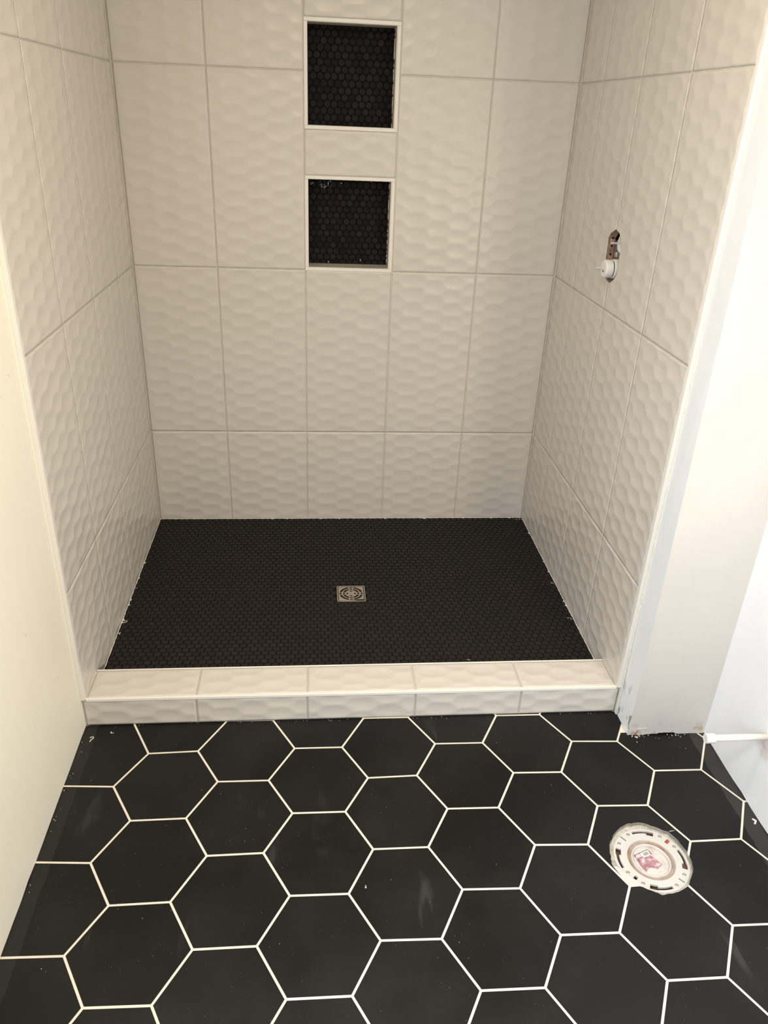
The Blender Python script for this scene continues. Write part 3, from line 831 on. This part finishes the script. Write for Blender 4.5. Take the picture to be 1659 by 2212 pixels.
# local frame of the label: e1 runs along its upper edge
e1 = Vector((.0392, .0145, 0)).normalized(); e2 = Vector((-e1.y, e1.x, 0))
o0 = Vector((LC[0] - .0350, LC[1] + .0183, -.0163))
def lp(u, v, z=0): q = o0 + e1 * u + e2 * v; return (q.x, q.y)
bm = bmesh.new(); prism(bm, [lp(.0175, -.0015), lp(.0175, -.0150), lp(.0385, -.0150), lp(.0410, -.0015)], -.0163, -.0160); bc = from_bm('barcode_field', bm, 'white_plastic', lb)
bm = bmesh.new(); rr = random.Random(4); u = .0215
while u < .0365:
    w_ = rr.choice((.0004, .0007, .0010)); prism(bm, [lp(u, -.0040), lp(u, -.0125), lp(u + w_, -.0125), lp(u + w_, -.0040)], -.0160, -.01585); u += w_ + rr.choice((.0005, .0008))
tag(from_bm('barcode', bm, 'ink', lb), kind='stuff')
bm = bmesh.new()
for a, b in (((.0, -.0006), (.0415, -.0006)), ((.0, -.0006), (.0, -.020)), ((.0412, -.0006), (.0412, -.0155))):
    pa, pb = Vector(lp(*a)), Vector(lp(*b)); d = (pb - pa).normalized() * .0005; nn = Vector((-d.y, d.x))
    prism(bm, [tuple(pa + nn), tuple(pa - nn), tuple(pb - nn), tuple(pb + nn)], -.0163, -.0159)
from_bm('border_line', bm, 'ink', lb)
def text(name, s, size, u, v, ang, mat, parent):
    cu = bpy.data.curves.new('t', 'FONT'); cu.body = s; cu.size = size; cu.extrude = .00012; cu.resolution_u = 3; cu.offset = size * .02
    o = bpy.data.objects.new('t', cu); COL.objects.link(o); bpy.context.view_layer.update()
    dg = bpy.context.evaluated_depsgraph_get(); me = bpy.data.meshes.new_from_object(o.evaluated_get(dg))
    bpy.data.objects.remove(o); bpy.data.curves.remove(cu)
    x, y = lp(u, v); base = math.atan2(e1.y, e1.x)
    me.transform(Matrix.Translation((x, y, -.0161)) @ Matrix.Rotation(base + ang, 4, 'Z'))
    me.materials.clear(); me.materials.append(M[mat]); me.name = name
    return link(name, me, parent)
text('lettering', 'NO', .0098, .0015, -.0100, 0, 'white_plastic', lb)
text('lettering', 'ON.', .0085, .0290, -.0475, .05, 'white_plastic', lb)
bm = bmesh.new()
for u, v, w_, h_ in ((.008, -.016, .008, .0009), (.006, -.019, .010, .0009), (.004, -.0215, .009, .0008), (.003, -.024, .007, .0008)):
    prism(bm, [lp(u, v), lp(u, v - h_), lp(u + w_, v - h_), lp(u + w_, v)], -.0163, -.0160)
from_bm('small_print', bm, 'white_plastic', lb)
for a, r in ((112.8, .0789), (142.2, .0783), (-155.4, .0766), (-125.6, .0763), (-65.4, .0777), (-35.7, .0763), (24.8, .0775), (53.6, .0790)):
    x, y = FC[0] + r * math.cos(R_(a)), FC[1] + r * math.sin(R_(a))
    bm = bmesh.new(); lathe(bm, [(.0042, -.0004), (.0042, .0004), (.0034, .0009), (.0016, .0006), (.0012, -.0002)], (x, y, FZ), n=14, cap1=True)
    from_bm('screw', bm, 'steel', fl)
bm = bmesh.new(); a = R_(39); lathe(bm, [(.0058, 0), (.0058, .011), (.004, .0125)], (FC[0] + .080 * math.cos(a), FC[1] + .078 * math.sin(a), -.0265), n=12, cap1=True); from_bm('bolt', bm, 'orange', fl)

# ------------------------------------------------------------------ water pipe stub
pp = empty('water_supply_pipe', (XW, -.340, .2170), 'white capped water pipe sticking out of the right wall', 'pipe')
bm = bmesh.new(); lathe(bm, [(.0082, 0), (.0082, XW + .004 - 1.600)], (1.600, -.340, .2172), 'x', 24, cap0=True, cap1=True)
o = from_bm('pipe', bm, 'pex', pp, smooth=True)
bm = bmesh.new(); lathe(bm, [(.0085, .0006), (.0088, 0), (.0112, .0), (.0122, .0012), (.0122, .0215), (.0112, .0240), (.0083, .0245)], (1.5780, -.340, .2172), 'x', 32, cap0=True, cap1=True)
from_bm('end_cap', bm, 'white_plastic', pp, smooth=False)

# ------------------------------------------------------------------ loose bits on the floor
bm = bmesh.new()
for a, b, r in (((-.0030, .0075), (.0035, .0015), .0014), ((.0035, .0015), (-.0040, -.0075), .0021)):
    d = Vector((b[0] - a[0], b[1] - a[1])).normalized(); nn = Vector((-d.y, d.x)) * r
    A, B = Vector(a), Vector(b)
    prism(bm, [tuple(A + nn), tuple(A - nn), tuple(A - nn * .5 + d * 0), tuple(B - nn), tuple(B + nn)][:2] + [tuple(B - nn), tuple(B + nn)], 0, .003)
for v in bm.verts: v.co += Vector((1.7270, -.410, .0))
tag(from_bm('plastic_scrap', bm, 'white_plastic'), 'tiny bent white plastic scrap on the black tile beside the right wall', 'debris')
bm = bmesh.new(); rr = random.Random(21)
def crumb(x, y, s):
    n = 5; ph = rr.random() * 6; pts = [(x + s * rr.uniform(.6, 1.1) * math.cos(ph + k * math.tau / n), y + s * rr.uniform(.6, 1.1) * math.sin(ph + k * math.tau / n)) for k in range(n)]
    prism(bm, pts, .0002, .0002 + s)
for _ in range(20): crumb(rr.uniform(1.515, 1.70), YST - abs(rr.gauss(0, .006)) - .001, rr.uniform(.0006, .0016))
for x, y, s in ((1.5355, -.1085, .0032), (1.523, -.104, .0022), (1.529, -.126, .0018), (1.545, -.104, .0018), (1.66, -.104, .0015)): crumb(x, y, s)
for _ in range(50): crumb(rr.uniform(0.02, 1.48), -abs(rr.gauss(0, .004)) - .001, rr.uniform(.0004, .0010))
for _ in range(36): crumb(rr.uniform(.05, 1.70), rr.uniform(-.75, -.02), rr.uniform(.0004, .0009))
for x, y, s_ in ((.7373, -.5449, .0022), (.7373, -.5400, .0012), (.064, -.030, .0028), (.069, -.031, .0016)): crumb(x, y, s_)
for _ in range(14): crumb(XP + .004 + abs(rr.gauss(0, .006)), rr.uniform(-.6, -.02), rr.uniform(.0005, .0014))
tag(from_bm('plaster_crumbs', bm, 'caulk'), 'white plaster crumbs scattered on the black hexagon floor', 'debris', kind='stuff')
# curled thread of dried caulk near the left corner
cpts = [(.0110, -.0470), (.0135, -.0435), (.0185, -.0432), (.0205, -.0470), (.0180, -.0515), (.0145, -.0550), (.0160, -.0580), (.0135, -.0610)]
bm = bmesh.new()
for a, b in zip(cpts, cpts[1:]):
    A, B = Vector(a), Vector(b); d = (B - A).normalized(); nn = Vector((-d.y, d.x)) * .0009
    prism(bm, [tuple(A + nn), tuple(A - nn), tuple(B + d * .0004 - nn), tuple(B + d * .0004 + nn)], 0, .0012)
tag(from_bm('caulk_curl', bm, 'caulk'), 'small curl of dried caulk on the floor near the left end of the curb', 'debris')

# lamps outside the view, and a plate made up for the added warm fill
def ceiling_lamp(name, x, y, r, label):
    t = empty(name, (x, y, CEIL), label, 'lamp')
    bm = bmesh.new(); lathe(bm, [(r + .03, CEIL - .0005), (r + .03, CEIL - .028), (r + .02, CEIL - .034), (r, CEIL - .034), (r, CEIL - .006)], (x, y, 0), n=32)
    from_bm('housing', bm, 'edge_trim', t)
ceiling_lamp('ceiling_lamp', .85, -1.6, .27, 'large round flush white ceiling lamp above the camera')
ceiling_lamp('ceiling_spot', .75, -.45, .16, 'small round white ceiling light in front of the shower')
vl = empty('added_fill_mount', (XW, -.98, 1.22), 'square plate added behind the warm fill light, unseen on the right wall', 'lamp')
box('fill_plate', (XW - .03, -1.12, 1.08), (XW - .0005, -.84, 1.36), 'steel', vl, .004)
bpy.context.view_layer.update()
